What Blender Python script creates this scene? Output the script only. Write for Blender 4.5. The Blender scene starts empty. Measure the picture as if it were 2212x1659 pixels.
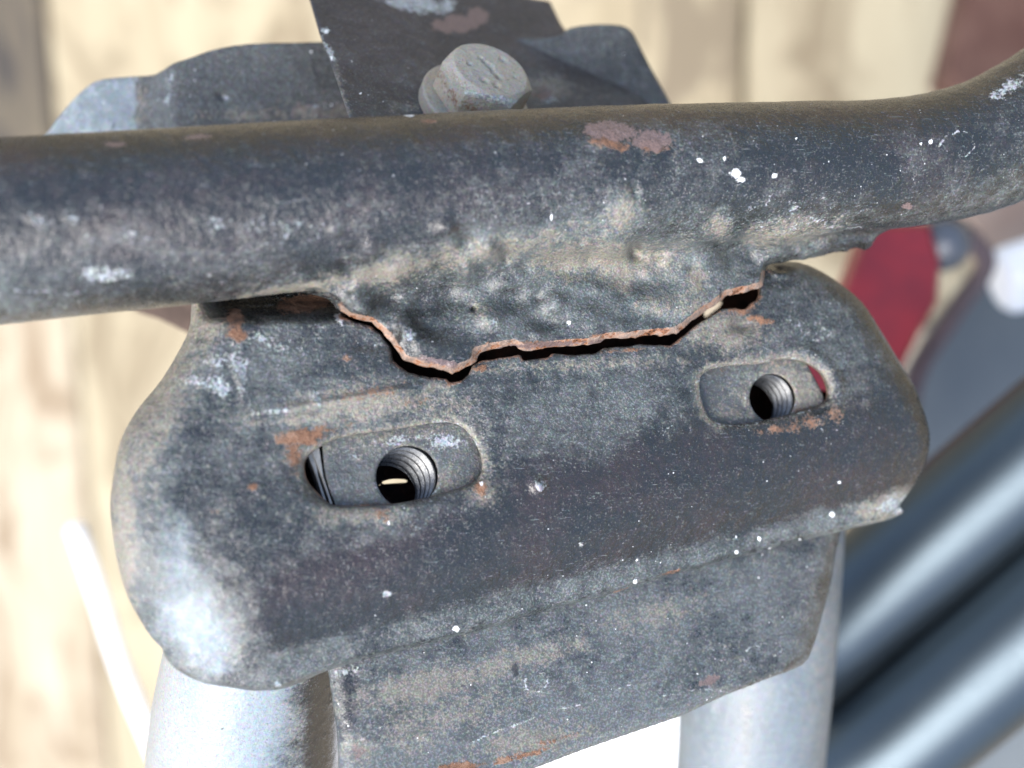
import bpy, math, random
import numpy as np
from mathutils import Matrix, Vector
random.seed(4)
rng = np.random.default_rng(11)
R_ = math.radians
sc = bpy.context.scene
col = sc.collection

# ------------------------------------------------------------------ camera, frame of reference
DC = 175.0                      # camera distance from the focus plane, mm
S = 134.0 / 2212.0              # mm per measured pixel on the focus plane
UP = Vector((-0.30, -0.22, 0.93)).normalized()      # the sky's zenith, in the bracket's frame
DROP = 0.36                     # height of the bracket above the floor, m
rot = UP.rotation_difference(Vector((0, 0, 1))).to_matrix().to_4x4()
B = Matrix.Translation((0, 0, DROP)) @ rot          # bracket frame (m) -> world
cam = bpy.data.cameras.new('camera')
cam_o = bpy.data.objects.new('camera', cam); col.objects.link(cam_o)
cam_o.matrix_world = B @ Matrix.Translation((0, 0, DC / 1000))
cam.sensor_width = 36; cam.lens = 36 * DC / 134.0
cam.clip_start = 0.005; cam.clip_end = 200
cam.dof.use_dof = True; cam.dof.focus_distance = DC / 1000; cam.dof.aperture_fstop = 10.0
cam.dof.aperture_blades = 0
sc.camera = cam_o

# ------------------------------------------------------------------ sky, sun, exposure
sun_dir = (rot.to_3x3() @ Vector((-0.42, -0.46, 0.78))).normalized()
elev = math.asin(sun_dir.z); azim = math.atan2(sun_dir.x, sun_dir.y)
w = bpy.data.worlds.new('World'); sc.world = w; w.use_nodes = True
nt = w.node_tree; nt.nodes.clear()
wo = nt.nodes.new('ShaderNodeOutputWorld'); bg = nt.nodes.new('ShaderNodeBackground')
sky = nt.nodes.new('ShaderNodeTexSky'); sky.sky_type = 'NISHITA'; sky.sun_disc = False
sky.sun_elevation = elev; sky.sun_rotation = azim
sky.air_density = 1.0; sky.dust_density = 3.0
bg.inputs['Strength'].default_value = 0.10
nt.links.new(sky.outputs[0], bg.inputs[0]); nt.links.new(bg.outputs[0], wo.inputs[0])
sl = bpy.data.lights.new('sun', 'SUN'); sl.energy = 1.5; sl.angle = R_(46); sl.color = (1, .985, .96)
slo = bpy.data.objects.new('sun', sl); col.objects.link(slo)
slo.rotation_euler = sun_dir.to_track_quat('Z', 'Y').to_euler()
sc.view_settings.view_transform = 'Standard'; sc.view_settings.look = 'None'
sc.view_settings.exposure = 2.0; sc.view_settings.gamma = 1

# ------------------------------------------------------------------ geometry helpers (all mm)
H0, HA, HB = 3.0, -0.30, -0.20          # the bracket's face plane z = H0 + HA x + HB y
def hit(px, py, off=0.0, h0=H0, a=HA, b=HB):
    """pixel measured on the photograph -> point of the plane z = h0 + off + a x + b y"""
    u = (px - 1106) * S; v = (829.5 - py) * S
    t = (DC - h0 - off) / (DC + a * u + b * v)
    return (u * t, v * t, DC * (1 - t))
def at(px, py, z): return hit(px, py, 0, z, 0, 0)
def poly(pts, off=0.0, **k): return np.array([hit(p[0], p[1], (p[2] if len(p) > 2 else off), **k)[:2] for p in pts])
def px_of(v):
    t = DC / (DC - v[:, 2]); return v[:, 0] * t / S + 1106, 829.5 - v[:, 1] * t / S

_tabs = {}
def N2(x, y, scale, seed=0):
    if seed not in _tabs: _tabs[seed] = np.random.default_rng(100 + seed).random((256, 256)).astype(np.float32)
    T = _tabs[seed]; x = x / scale + 1000.37 + seed * 7.1; y = y / scale + 1000.91
    xi = np.floor(x).astype(int); yi = np.floor(y).astype(int); fx = x - xi; fy = y - yi
    fx = fx * fx * (3 - 2 * fx); fy = fy * fy * (3 - 2 * fy)
    g = lambda i, j: T[(xi + i) & 255, (yi + j) & 255]
    return ((g(0, 0) * (1 - fx) + g(1, 0) * fx) * (1 - fy) + (g(0, 1) * (1 - fx) + g(1, 1) * fx) * fy) * 2 - 1
def fbm(x, y, scale, seed=0, o=3):
    r = 0; a = 1.0
    for i in range(o): r = r + a * N2(x, y, scale / 2 ** i, seed + i); a *= .5
    return r / 1.75

def seg_d(X, Y, P, closed=True):
    best = np.full(X.shape, 1e9, np.float32); par = np.zeros(X.shape, bool); n = len(P)
    for i in range(n if closed else n - 1):
        ax, ay = P[i]; bx, by = P[(i + 1) % n]; ex, ey = bx - ax, by - ay
        wx = X - ax; wy = Y - ay; t = np.clip((wx * ex + wy * ey) / (ex * ex + ey * ey + 1e-12), 0, 1)
        best = np.minimum(best, (wx - ex * t) ** 2 + (wy - ey * t) ** 2)
        if closed: par ^= ((ay > Y) != (by > Y)) & (X < (bx - ax) * (Y - ay) / ((by - ay) + 1e-12) + ax)
    d = np.sqrt(best)
    return np.where(par, -d, d) if closed else d
def smin(a, b, k): h = np.clip(.5 + .5 * (b - a) / k, 0, 1); return b * (1 - h) + a * h - k * h * (1 - h)
def smooth(L, n=4, closed=False):
    P_ = [np.array(p, float) for p in L]; P_ = ([P_[-1]] + P_ + P_[:2]) if closed else ([P_[0]] + P_ + [P_[-1]]); o = []
    for i in range(1, len(P_) - 2):
        a, b, c, d = P_[i - 1:i + 3]
        for k in range(n):
            t = k / n; o.append(tuple(.5 * ((2 * b) + (c - a) * t + (2 * a - 5 * b + 4 * c - d) * t * t + (3 * b - a - 3 * c + d) * t ** 3)))
    if not closed: o.append(tuple(P_[-2]))
    return o
def smax(a, b, k): return -smin(-a, -b, k)
def sstep(a, b, x): t = np.clip((x - a) / (b - a), 0, 1); return t * t * (3 - 2 * t)

C8 = np.array([(i, j, k) for i in (0, 1) for j in (0, 1) for k in (0, 1)])
E12 = [(a, b) for a in range(8) for b in range(a + 1, 8) if np.abs(C8[a] - C8[b]).sum() == 1]
def nets(F, o, h):
    F = F.astype(np.float32)
    for ax in range(3):
        sl_ = [slice(None)] * 3
        for e in (0, -1): sl_[ax] = e; F[tuple(sl_)] = np.maximum(F[tuple(sl_)], 0.05)
    I = F < 0
    nx, ny, nz = F.shape
    s = np.zeros((nx - 1, ny - 1, nz - 1), np.uint8)
    for c in C8: s += I[c[0]:nx - 1 + c[0], c[1]:ny - 1 + c[1], c[2]:nz - 1 + c[2]]
    act = (s > 0) & (s < 8); idx = np.argwhere(act)
    V = np.stack([F[idx[:, 0] + c[0], idx[:, 1] + c[1], idx[:, 2] + c[2]] for c in C8], 1)
    acc = np.zeros((len(idx), 3)); cnt = np.zeros(len(idx))
    for a, b in E12:
        m = (V[:, a] < 0) != (V[:, b] < 0); t = V[:, a] / np.where(m, V[:, a] - V[:, b], 1)
        acc += (C8[a] + t[:, None] * (C8[b] - C8[a])) * m[:, None]; cnt += m
    P = (idx + acc / cnt[:, None]) * np.array(h) + np.array(o)
    M = np.full(s.shape, -1, np.int32); M[act] = np.arange(len(idx))
    Q = []
    for ax in range(3):
        a = [slice(1, -1)] * 3; b = [slice(1, -1)] * 3
        a[ax] = slice(0, -1); b[ax] = slice(1, None)
        df = I[tuple(a)] != I[tuple(b)]; e = np.argwhere(df)
        off = np.ones(3, int); off[ax] = 0; e = e + off
        u, v = [(1, 2), (2, 0), (0, 1)][ax]
        q = []
        for du, dv in ((-1, -1), (0, -1), (0, 0), (-1, 0)):
            cc = e.copy(); cc[:, u] += du; cc[:, v] += dv; q.append(M[cc[:, 0], cc[:, 1], cc[:, 2]])
        q = np.stack(q, 1); ins = I[e[:, 0], e[:, 1], e[:, 2]]
        q[~ins] = q[~ins][:, ::-1]; Q.append(q)
    Q = np.concatenate(Q); return P, Q[(Q >= 0).all(1)]
def sdf(x0, x1, y0, y1, z0, z1, h, fn, shear=(0, 0, 0)):
    xs = np.arange(x0, x1, h); ys = np.arange(y0, y1, h); zs = np.arange(z0, z1, h).astype(np.float32)
    X, Y = np.meshgrid(xs, ys, indexing='ij'); X = X.astype(np.float32); Y = Y.astype(np.float32)
    P, Q = nets(fn(X, Y, zs[None, None, :]), (x0, y0, z0), (h, h, h))
    P[:, 2] += shear[0] + shear[1] * P[:, 0] + shear[2] * P[:, 1]
    return P, Q

# ------------------------------------------------------------------ object helpers
def thing(name, label, cat, origin=(0, 0, 0), group=None):
    o = bpy.data.objects.new(name, None); col.objects.link(o); o.empty_display_size = .01
    o.matrix_world = B @ Matrix.Translation(Vector(origin) / 1000)
    o['label'] = label; o['category'] = cat; o['o'] = list(origin)
    if group: o['group'] = group
    return o
def mesh(name, P, Q, m, parent, attrs=None, smooth=True, label=None, normals=None):
    me = bpy.data.meshes.new(name); P = np.asarray(P, float)
    org = np.array(list(parent['o'])) if parent is not None and 'o' in parent else np.zeros(3)
    L = ((P - org) / 1000)
    if isinstance(Q, np.ndarray):
        me.vertices.add(len(L)); me.vertices.foreach_set('co', L.astype(np.float32).ravel())
        k = Q.shape[1]; me.loops.add(Q.size); me.loops.foreach_set('vertex_index', Q.astype(np.int32).ravel())
        me.polygons.add(len(Q)); me.polygons.foreach_set('loop_start', np.arange(0, Q.size, k, dtype=np.int32))
        me.update(calc_edges=True); me.validate()
    else: me.from_pydata(L.tolist(), [], Q)
    me.polygons.foreach_set('use_smooth', np.full(len(me.polygons), smooth))
    for n, v in (attrs or {}).items():
        a = me.attributes.new(n, 'FLOAT', 'POINT'); a.data.foreach_set('value', np.asarray(v, np.float32))
    if normals is not None: me.normals_split_custom_set_from_vertices(normals.tolist())
    me.materials.append(m); o = bpy.data.objects.new(name, me); col.objects.link(o)
    if parent is not None: o.parent = parent
    if label: o['label'] = label
    return o
def tube_geo(pts, rad, n=40, caps=True):
    pts = [Vector(p) for p in pts]; V = []; F = []; ref = None
    for i, p in enumerate(pts):
        t = (pts[min(i + 1, len(pts) - 1)] - pts[max(i - 1, 0)]).normalized()
        if ref is None: ref = Vector((0, 0, 1)) if abs(t.z) < .9 else Vector((1, 0, 0))
        e1 = (ref - t * ref.dot(t)).normalized(); ref = e1; e2 = t.cross(e1)
        r = rad[i] if isinstance(rad, (list, tuple)) else rad
        for k in range(n):
            a = 2 * math.pi * k / n; V.append(p + r * (e1 * math.cos(a) + e2 * math.sin(a)))
    for i in range(len(pts) - 1):
        for k in range(n):
            a = i * n + k; b = i * n + (k + 1) % n; F.append((a, b, b + n, a + n))
    if caps: F.append(tuple(range(n))[::-1]); F.append(tuple(range((len(pts) - 1) * n, len(pts) * n)))
    return [tuple(v) for v in V], F
def spline(pts, n=8):
    out = []; P = [Vector(p) for p in pts]; P = [P[0] * 2 - P[1]] + P + [P[-1] * 2 - P[-2]]
    for i in range(1, len(P) - 2):
        for k in range(n):
            t = k / n; a, b, c, d = P[i - 1:i + 3]
            out.append(.5 * ((2 * b) + (c - a) * t + (2 * a - 5 * b + 4 * c - d) * t * t + (3 * b - a - 3 * c + d) * t ** 3))
    return out + [P[-2]]
def slab(pts, th, bev=1.0):
    """outline (3-D points, front face) -> closed plate of thickness th, chamfered"""
    P = [Vector(p) for p in pts]; n = len(P); nr = Vector((0, 0, 0))
    for i in range(n): nr += P[i].cross(P[(i + 1) % n])
    nr.normalize()
    if nr.z < 0: P.reverse(); nr = -nr
    c = sum(P, Vector()) / n
    ins = [p + (c - p).normalized() * bev for p in P]
    V = ins + [p - nr * bev for p in P] + [p - nr * th for p in P]
    F = [tuple(range(n)), tuple(range(2 * n, 3 * n))[::-1]]
    for i in range(n):
        j = (i + 1) % n
        F += [(i + n, j + n, j, i), (i + 2 * n, j + 2 * n, j + n, i + n)]
    return [tuple(v) for v in V], F

# ------------------------------------------------------------------ marks located on surfaces
def blob(x, y, cx, cy, rx, ry=None, ang=0):
    ry = ry or rx; a = R_(ang); dx = x - cx; dy = y - cy
    u = dx * math.cos(a) + dy * math.sin(a); v = -dx * math.sin(a) + dy * math.cos(a)
    if min(rx, ry) > 6:
        q = min(rx, ry); u = u + .55 * rx * fbm(dx, dy, q * 1.1, 140) ; v = v + .45 * ry * fbm(dx, dy, q * 1.1, 150)
    return np.exp(-.693 * ((u / rx) ** 2 + (v / ry) ** 2) ** 1.3)
def blobs(x, y, L):
    r = np.zeros_like(x)
    for b in L:
        k = 1.0
        if len(b) == 6: k = b[5]
        r = np.maximum(r, k * blob(x, y, *b[:5]))
    return r
def ring(x, y, cx, cy, rx, ry, wd=3, ang=0):
    a = R_(ang); dx = x - cx; dy = y - cy
    u = dx * math.cos(a) + dy * math.sin(a); v = -dx * math.sin(a) + dy * math.cos(a)
    th = np.arctan2(v, u)
    d = (np.sqrt((u / rx) ** 2 + (v / ry) ** 2) - 1 - .1 * np.sin(3 * th + cx) - .06 * np.sin(7 * th)) * min(rx, ry)
    return np.exp(-(d / wd) ** 2)

# ------------------------------------------------------------------ materials
def NT(m):
    m.use_nodes = True; t = m.node_tree; t.nodes.clear()
    o = t.nodes.new('ShaderNodeOutputMaterial'); p = t.nodes.new('ShaderNodeBsdfPrincipled')
    t.links.new(p.outputs[0], o.inputs[0]); return t, p
class G:
    def __init__(s, t): s.t = t; s.tc = t.nodes.new('ShaderNodeTexCoord').outputs['Object']
    def put(s, sock, v):
        if isinstance(v, bpy.types.NodeSocket): s.t.links.new(v, sock)
        else: sock.default_value = v
    def math(s, op, a, b=0.0, clamp=False):
        n = s.t.nodes.new('ShaderNodeMath'); n.operation = op; n.use_clamp = clamp
        s.put(n.inputs[0], a); s.put(n.inputs[1], b); return n.outputs[0]
    def attr(s, name):
        n = s.t.nodes.new('ShaderNodeAttribute'); n.attribute_name = name; return n.outputs['Fac']
    def scale(s, v):
        n = s.t.nodes.new('ShaderNodeMapping'); s.t.links.new(s.tc, n.inputs[0])
        n.inputs['Scale'].default_value = tuple(c * 1000 for c in v)
        return n.outputs[0]
    def noise(s, v, det=4, rough=.6, dist=0.0):
        n = s.t.nodes.new('ShaderNodeTexNoise'); n.inputs['Scale'].default_value = 1
        s.t.links.new(s.scale(v if isinstance(v, tuple) else (v, v, v)), n.inputs[0])
        n.inputs['Detail'].default_value = det; n.inputs['Roughness'].default_value = rough; n.inputs['Distortion'].default_value = dist
        return n.outputs[0]
    def dots(s, dens, size):
        n = s.t.nodes.new('ShaderNodeTexVoronoi'); n.inputs['Scale'].default_value = 1
        s.t.links.new(s.scale((dens,) * 3), n.inputs[0])
        c = s.t.nodes.new('ShaderNodeSeparateColor'); s.t.links.new(n.outputs['Color'], c.inputs[0])
        lim = s.math('MULTIPLY', s.math('POWER', c.outputs[0], 14.0), size)
        return s.math('LESS_THAN', n.outputs['Distance'], lim)
    def map(s, v, a, b, c=0.0, d=1.0):
        n = s.t.nodes.new('ShaderNodeMapRange'); n.interpolation_type = 'SMOOTHSTEP'; s.put(n.inputs[0], v)
        for i, q in enumerate((a, b, c, d)): s.put(n.inputs[i + 1], q)
        return n.outputs[0]
    def mix(s, f, a, b):
        n = s.t.nodes.new('ShaderNodeMix'); n.data_type = 'RGBA'; s.put(n.inputs[0], f)
        s.put(n.inputs[6], a if not isinstance(a, tuple) else (*a, 1)); s.put(n.inputs[7], b if not isinstance(b, tuple) else (*b, 1))
        return n.outputs[2]
    def ramp(s, f, pts):
        n = s.t.nodes.new('ShaderNodeValToRGB'); s.put(n.inputs[0], f); e = n.color_ramp.elements
        while len(e) < len(pts): e.new(.5)
        for k, (p, c) in enumerate(pts): e[k].position = p; e[k].color = (*c, 1)
        return n.outputs[0]
    def bump(s, h, strength, dist, prev=None):
        n = s.t.nodes.new('ShaderNodeBump'); n.inputs['Strength'].default_value = strength; n.inputs['Distance'].default_value = dist
        s.put(n.inputs['Height'], h)
        if prev is not None: s.t.links.new(prev, n.inputs['Normal'])
        return n.outputs[0]

def paint(name, dust=.30, base=((.009, .0105, .0105), (.022, .015, .014)), dcol=((.078, .091, .088), (.20, .18, .14)), rough=(.16, .34), streak=(.16, 1.1, .7), bump=1.0):
    """old black enamel under dust, with chips, rust and splashes given by the mesh's own marks"""
    m = bpy.data.materials.new(name); t, p = NT(m); g = G(t)
    big = g.noise(.09, 3); mid = g.noise(.45, 5, .65); fine = g.noise(2.4, 5, .7); micro = g.noise(7.0, 3, .8); st = g.noise(streak, 5, .7, .4)
    hue = g.noise(.9, 3, .7)
    c = g.mix(g.map(g.math('ADD', big, g.math('MULTIPLY', hue, .5)), .6, .95), base[0], base[1])
    # uneven enamel: slight hue drift
    nz = t.nodes.new('ShaderNodeTexNoise'); nz.inputs['Scale'].default_value = 1; t.links.new(g.scale((1.9,) * 3), nz.inputs[0]); nz.inputs['Detail'].default_value = 3; nz.inputs['Roughness'].default_value = .75
    # dust film: clumped, brushed
    lev = g.math('ADD', g.attr('dust'), dust)
    cl = g.math('ADD', g.math('MULTIPLY', mid, .42), g.math('ADD', g.math('MULTIPLY', st, .42), g.math('MULTIPLY', fine, .45)))
    dm = g.map(g.math('ADD', cl, g.math('ADD', g.math('MULTIPLY', g.math('SUBTRACT', big, .5), .7), g.math('SUBTRACT', lev, .98))), -.12, .38)
    sandf = g.map(g.math('ADD', g.attr('sand'), g.math('MULTIPLY', g.math('SUBTRACT', g.math('ADD', hue, fine), 1.0), 1.9)), .15, .95)
    dc = g.mix(sandf, dcol[0], dcol[1])
    c = g.mix(g.math('MULTIPLY', dm, .80), c, dc)
    # dense pale grains that sit in clumps
    sk = g.noise(3.6, 3, .62); cov = g.math('ADD', g.math('MULTIPLY', dm, .11), g.math('MULTIPLY', g.math('SUBTRACT', mid, .5), .12))
    gr = g.map(g.math('ADD', sk, cov), .60, .69)
    c = g.mix(g.math('MULTIPLY', gr, .36), c, g.mix(sandf, (.22, .25, .255), (.34, .32, .27)))
    pk = g.map(g.noise(2.7, 3, .6), .60, .68)
    c = g.mix(g.math('MULTIPLY', pk, .40), c, (.012, .011, .012))
    # hairline scuffs
    h1 = g.map(g.noise((.22, 6.0, 2.0), 3, .5, .8), .63, .73); h2 = g.map(g.noise((5.0, .8, 2.0), 2, .5, 3.0), .68, .74)
    c = g.mix(g.math('MULTIPLY', g.math('MAXIMUM', h1, g.math('MULTIPLY', h2, .7)), g.map(mid, .40, .62, 0, .7)), c, (.20, .22, .22))
    # pale paint loss / chalky scuffs, with painted flange highlights among them
    ch = g.map(g.math('ADD', g.attr('chalk'), g.math('MULTIPLY', g.math('SUBTRACT', g.math('ADD', fine, mid), 1.0), 1.5)), .42, .70)
    c = g.mix(g.math('MULTIPLY', ch, .85), c, g.mix(g.map(fine, .35, .65), (.14, .165, .18), (.42, .45, .45)))
    c = g.mix(g.map(g.math('ADD', g.attr('pale'), g.math('MULTIPLY', g.math('SUBTRACT', g.math('ADD', fine, mid), 1.0), .4)), .15, .95), c, g.mix(g.map(mid, .35, .65), (.17, .205, .222), (.25, .285, .30)))  # painted corner sheen, and the lug plate's bare end
    hv = t.nodes.new('ShaderNodeMix'); hv.data_type = 'RGBA'; hv.blend_type = 'OVERLAY'; hv.inputs[0].default_value = .5
    t.links.new(c, hv.inputs[6]); t.links.new(nz.outputs['Color'], hv.inputs[7]); c = hv.outputs[2]
    # rust
    rn = g.math('ADD', fine, mid)
    rm = g.map(g.math('ADD', g.attr('rust'), g.math('MULTIPLY', g.math('SUBTRACT', rn, 1.0), 1.3)), .36, .70)
    rc = g.ramp(g.math('ADD', g.math('MULTIPLY', micro, .5), g.math('MULTIPLY', mid, .5)), [(.38, (.030, .017, .012)), (.45, (.085, .044, .026)), (.52, (.18, .083, .042)), (.60, (.25, .16, .11))])
    c = g.mix(rm, c, rc)
    # torn bare edge: pale scale with orange bloom
    bm = g.map(g.math('ADD', g.attr('torn'), g.math('MULTIPLY', g.math('SUBTRACT', fine, .5), .8)), .42, .62)
    tc_ = g.ramp(g.math('ADD', g.math('MULTIPLY', mid, .65), g.math('MULTIPLY', fine, .35)), [(.36, (.035, .022, .018)), (.43, (.24, .10, .045)), (.49, (.31, .21, .155)), (.55, (.17, .125, .10)), (.60, (.30, .22, .17)), (.68, (.18, .08, .04))])
    c = g.mix(bm, c, tc_)
    # faded pinkish primer where the coat flaked off
    pm = g.map(g.math('ADD', g.attr('primer'), g.math('MULTIPLY', g.math('SUBTRACT', rn, 1.0), 1.1)), .44, .56)
    c = g.mix(g.math('MULTIPLY', pm, .9), c, g.mix(g.map(micro, .4, .6), (.085, .06, .06), (.18, .12, .105)))
    # fresh white specks
    sp = g.math('MULTIPLY', g.dots(1.5, .17), g.attr('speck'))
    wm = g.math('MAXIMUM', g.math('MULTIPLY', g.map(g.math('ADD', g.attr('white'), g.math('MULTIPLY', g.math('SUBTRACT', micro, .5), .9)), .45, .65), .9), sp)
    c = g.mix(wm, c, (.75, .76, .75))
    dk = g.map(g.attr('pit'), .3, .8)
    c = g.mix(g.math('MULTIPLY', dk, .85), c, (.008, .008, .009))
    t.links.new(c, p.inputs['Base Color'])
    r = g.math('ADD', g.math('MULTIPLY', dm, .22), g.map(fine, .3, .7, rough[0], rough[1]))
    r = g.math('MAXIMUM', r, g.math('MULTIPLY', rm, .95)); g.put(p.inputs['Roughness'], r)
    p.inputs['Specular IOR Level'].default_value = .68
    b = g.bump(g.math('ADD', fine, g.math('MULTIPLY', gr, .5)), .30 * bump, .00012)
    b = g.bump(mid, .55 * bump, .0008, b)
    b = g.bump(g.math('ADD', g.math('ADD', rm, ch), g.math('MULTIPLY', pm, -1.0)), .5, .00012, b)
    t.links.new(b, p.inputs['Normal'])
    return m
def simple(name, c1, c2, rough=.6, metal=0.0, sc_=.2, bump=.3, stretch=(1, 1, 1), spots=None):
    m = bpy.data.materials.new(name); t, p = NT(m); g = G(t)
    n = g.noise(tuple(sc_ * s for s in stretch), 6, .65, .5); f = g.noise(3.0, 4, .7)
    c = g.mix(g.map(n, .32, .68), c1, c2)
    if spots: c = g.mix(g.map(g.noise(tuple(spots[1] * s for s in stretch), 4, .6), .58, .72), c, spots[0])
    t.links.new(c, p.inputs['Base Color']); g.put(p.inputs['Roughness'], g.map(f, .3, .7, rough - .1, rough + .1)); p.inputs['Metallic'].default_value = metal
    t.links.new(g.bump(g.math('ADD', n, g.math('MULTIPLY', f, .3)), bump, .0004), p.inputs['Normal']); return m

M_tube = paint('tube_black_paint', .26)
M_brk = paint('bracket_black_paint', .28)
M_gus = paint('gusset_black_paint', .52, dcol=((.085, .094, .092), (.15, .14, .115)), bump=.5, streak=(.5, 1.2, .6))
M_strap = paint('strap_black_paint', .16, base=((.014, .014, .019), (.032, .028, .034)), rough=(.45, .7))
M_rear = paint('rear_plate_paint', .36, dcol=((.075, .078, .074), (.20, .175, .14)), rough=(.45, .7))
M_nut = paint('nut_plate_steel', .42, base=((.035, .037, .042), (.06, .055, .05)), rough=(.45, .65))
M_zinc = paint('dull_zinc', .70, base=((.22, .215, .19), (.26, .24, .20)), dcol=((.27, .27, .24), (.29, .25, .19)), rough=(.3, .5))
M_thread = simple('thread_steel', (.09, .095, .10), (.17, .175, .175), .32, .55, .8, .2)
M_dark = simple('box_inside_rust', (.012, .007, .006), (.05, .018, .010), .9, 0, .5, .5)

# =================================================================== MOTORCYCLE FRAME
frame = thing('motorcycle_frame', 'cracked black painted motorcycle frame section with cross tube, slotted bracket and down tubes', 'motorcycle frame', (0, 0, 0))

# ---- crack lines (measured)
UPPER = [(737, 660), (754, 686), (800, 700), (827, 730), (847, 753), (870, 783), (897, 791), (937, 801), (977, 810), (1004, 800), (1034, 780), (1037, 766), (1070, 758), (1110, 750), (1130, 763), (1167, 760), (1204, 753), (1257, 750), (1300, 745), (1310, 735), (1370, 733), (1434, 726), (1467, 723), (1480, 712), (1494, 700), (1517, 683), (1554, 656), (1574, 641), (1587, 640), (1620, 633), (1654, 623)]
LOWER = [(737, 684), (754, 690), (797, 703), (824, 724), (843, 752), (847, 776), (860, 792), (884, 806), (934, 816), (964, 817), (970, 825), (994, 823), (1010, 810), (1020, 791), (1037, 780), (1084, 772), (1125, 766), (1128, 778), (1184, 771), (1194, 763), (1230, 767), (1287, 763), (1304, 751), (1370, 747), (1384, 744), (1447, 747), (1470, 731), (1484, 720), (1498, 708), (1521, 692), (1557, 668), (1587, 664), (1612, 668), (1628, 652), (1636, 648), (1642, 640)]

# ---- cross tube and torn flange, one welded surface
tx = np.array([-400, -150, 0, 300, 600, 1100, 1500, 1800, 2000, 2100, 2212, 2320, 2450])
ty = np.array([525, 505, 497, 474, 450, 403, 372, 362, 350, 327, 277, 205, 95])
trp = np.array([215, 209, 203, 196, 186, 166, 150, 143, 140, 142, 147, 150, 152])
tz = 3.5 + (-.23) * ((tx - 1106) * S)
tcx = np.array([at(a, b, c) for a, b, c in zip(tx, ty, tz)])
trr = trp * S * (DC - tz) / DC * .985
SHT = (3.5, -.23, 0.0)
lumps = [(790, 672, 20, 16, .5), (905, 735, 18, 18, .5), (1090, 615, 24, 16, .4), (1250, 615, 36, 20, .4), (1160, 715, 26, 16, .4), (770, 645, 26, 30, .9), (872, 705, 22, 34, .9), (940, 745, 45, 25, .5), (1060, 685, 38, 26, .9), (1205, 650, 30, 26, .8), (1130, 600, 50, 30, .4), (975, 508, 30, 20, .7), (1055, 545, 22, 18, .9), (1340, 535, 40, 18, .5),
         (1500, 610, 26, 36, .35), (1340, 465, 38, 50, .35), (1010, 585, 22, 20, .6), (860, 590, 30, 22, .5), (1420, 650, 60, 30, .5), (1540, 560, 60, 40, .4), (1290, 690, 60, 30, .5), (1700, 520, 50, 30, .5), (1870, 528, 16, 12, .5)]
dents = [(850, 722, 14, 14, .8), (838, 640, 26, 20, .5), (1004, 522, 20, 17, .75), (1092, 545, 17, 19, .8), (1376, 532, 18, 18, .75), (1180, 690, 36, 20, .6), (960, 640, 40, 30, .5), (1110, 640, 30, 26, .6), (1370, 600, 40, 22, .4), (1362, 430, 8, 10, .5), (1020, 665, 6, 6, .9), (1450, 690, 40, 16, .3), (1350, 628, 12, 8, .3), (900, 660, 24, 30, .5)]
rl = np.random.default_rng(5)
for k in range(90):
    u = rl.random(); cx_ = 740 + 1120 * u; cy_ = rl.uniform(505, 700 - 120 * abs(u - .35) * 1.6); q_ = rl.uniform(9, 24)
    (lumps if rl.random() < .6 else dents).append((cx_, cy_, q_, q_ * rl.uniform(.6, 1.1), rl.uniform(.06, .22) * (1 if u < .7 else .6)))
def lumpf(X, Y):
    Z = SHT[0] + SHT[1] * X; t = DC / (DC - Z - 3); ax = X * t / S + 1106; ay = 829.5 - Y * t / S
    r = np.zeros_like(X)
    for c in lumps: r += 1.8 * c[4] * np.exp(-((ax - c[0]) / c[2]) ** 2 - ((ay - c[1]) / c[3]) ** 2)
    for c in dents: r -= 1.65 * c[4] * np.exp(-((ax - c[0]) / c[2]) ** 2 - ((ay - c[1]) / c[3]) ** 2)
    return r
FLP = poly([(705, 520), (722, 600)] + UPPER + [(1660, 575), (1700, 565), (1760, 558), (1810, 545), (1850, 536), (1872, 541), (1888, 530), (1893, 508), (1905, 450), (1700, 420), (1100, 450)], .8)
def f_tube(X, Y, zp):
    xc = tcx[:, 0]
    yc = np.interp(X, xc, tcx[:, 1]); rr = np.interp(X, xc, trr)
    # smooth centre line
    k = np.linspace(-9, 9, 7); yc = sum(np.interp(X + q, xc, tcx[:, 1]) for q in k) / 7; rr = sum(np.interp(X + q, xc, trr) for q in k) / 7
    sl_ = (sum(np.interp(X + q + .5, xc, tcx[:, 1]) for q in k) - sum(np.interp(X + q - .5, xc, tcx[:, 1]) for q in k)) / 7
    cy = 1 / np.sqrt(1 + sl_ ** 2)
    lf = lumpf(X, Y); rough = .10 * fbm(X, Y, 9, 3) + .05 * fbm(X * .6, Y, 2.4, 9) + .018 * N2(X, Y, .8, 14)
    inner = np.exp(-((Y - (yc - .75 * rr)) / 4) ** 2)
    r = np.sqrt(((Y - yc) * cy)[..., None] ** 2 + (zp * .97) ** 2)
    tube = r - (rr + rough + lf * .8)[..., None]
    # flange
    d = seg_d(X, Y, FLP); d = d + .22 * fbm(X, Y, 1.6, 20) + .12 * N2(X, Y, .55, 25)
    sheet = H0 + HA * X + HB * Y + 1.3 - (SHT[0] + SHT[1] * X) + .25 * fbm(X, Y, 5, 30) + lf + .045 * fbm(X, Y, 1.2, 33)
    curl = 1.1 * np.exp(-(np.clip(-d - 1.0, 0, 99) / 2.2))
    Hf = (sheet + curl * .5)[..., None]
    T = 2.1
    e = d[..., None] + .55 * np.clip(zp - (Hf - T), 0, T + .5)
    fl = smax(e * .82, zp - Hf, .35); fl = smax(fl, (Hf - T) - zp, .5)
    return smin(tube, fl, 5.5)
P, Q = sdf(-88, 92, -2, 62, -14, 14, .3, f_tube, SHT)
Q = Q[P[Q[:, 0], 0] > -87.2]
px, py = px_of(P)
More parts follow.
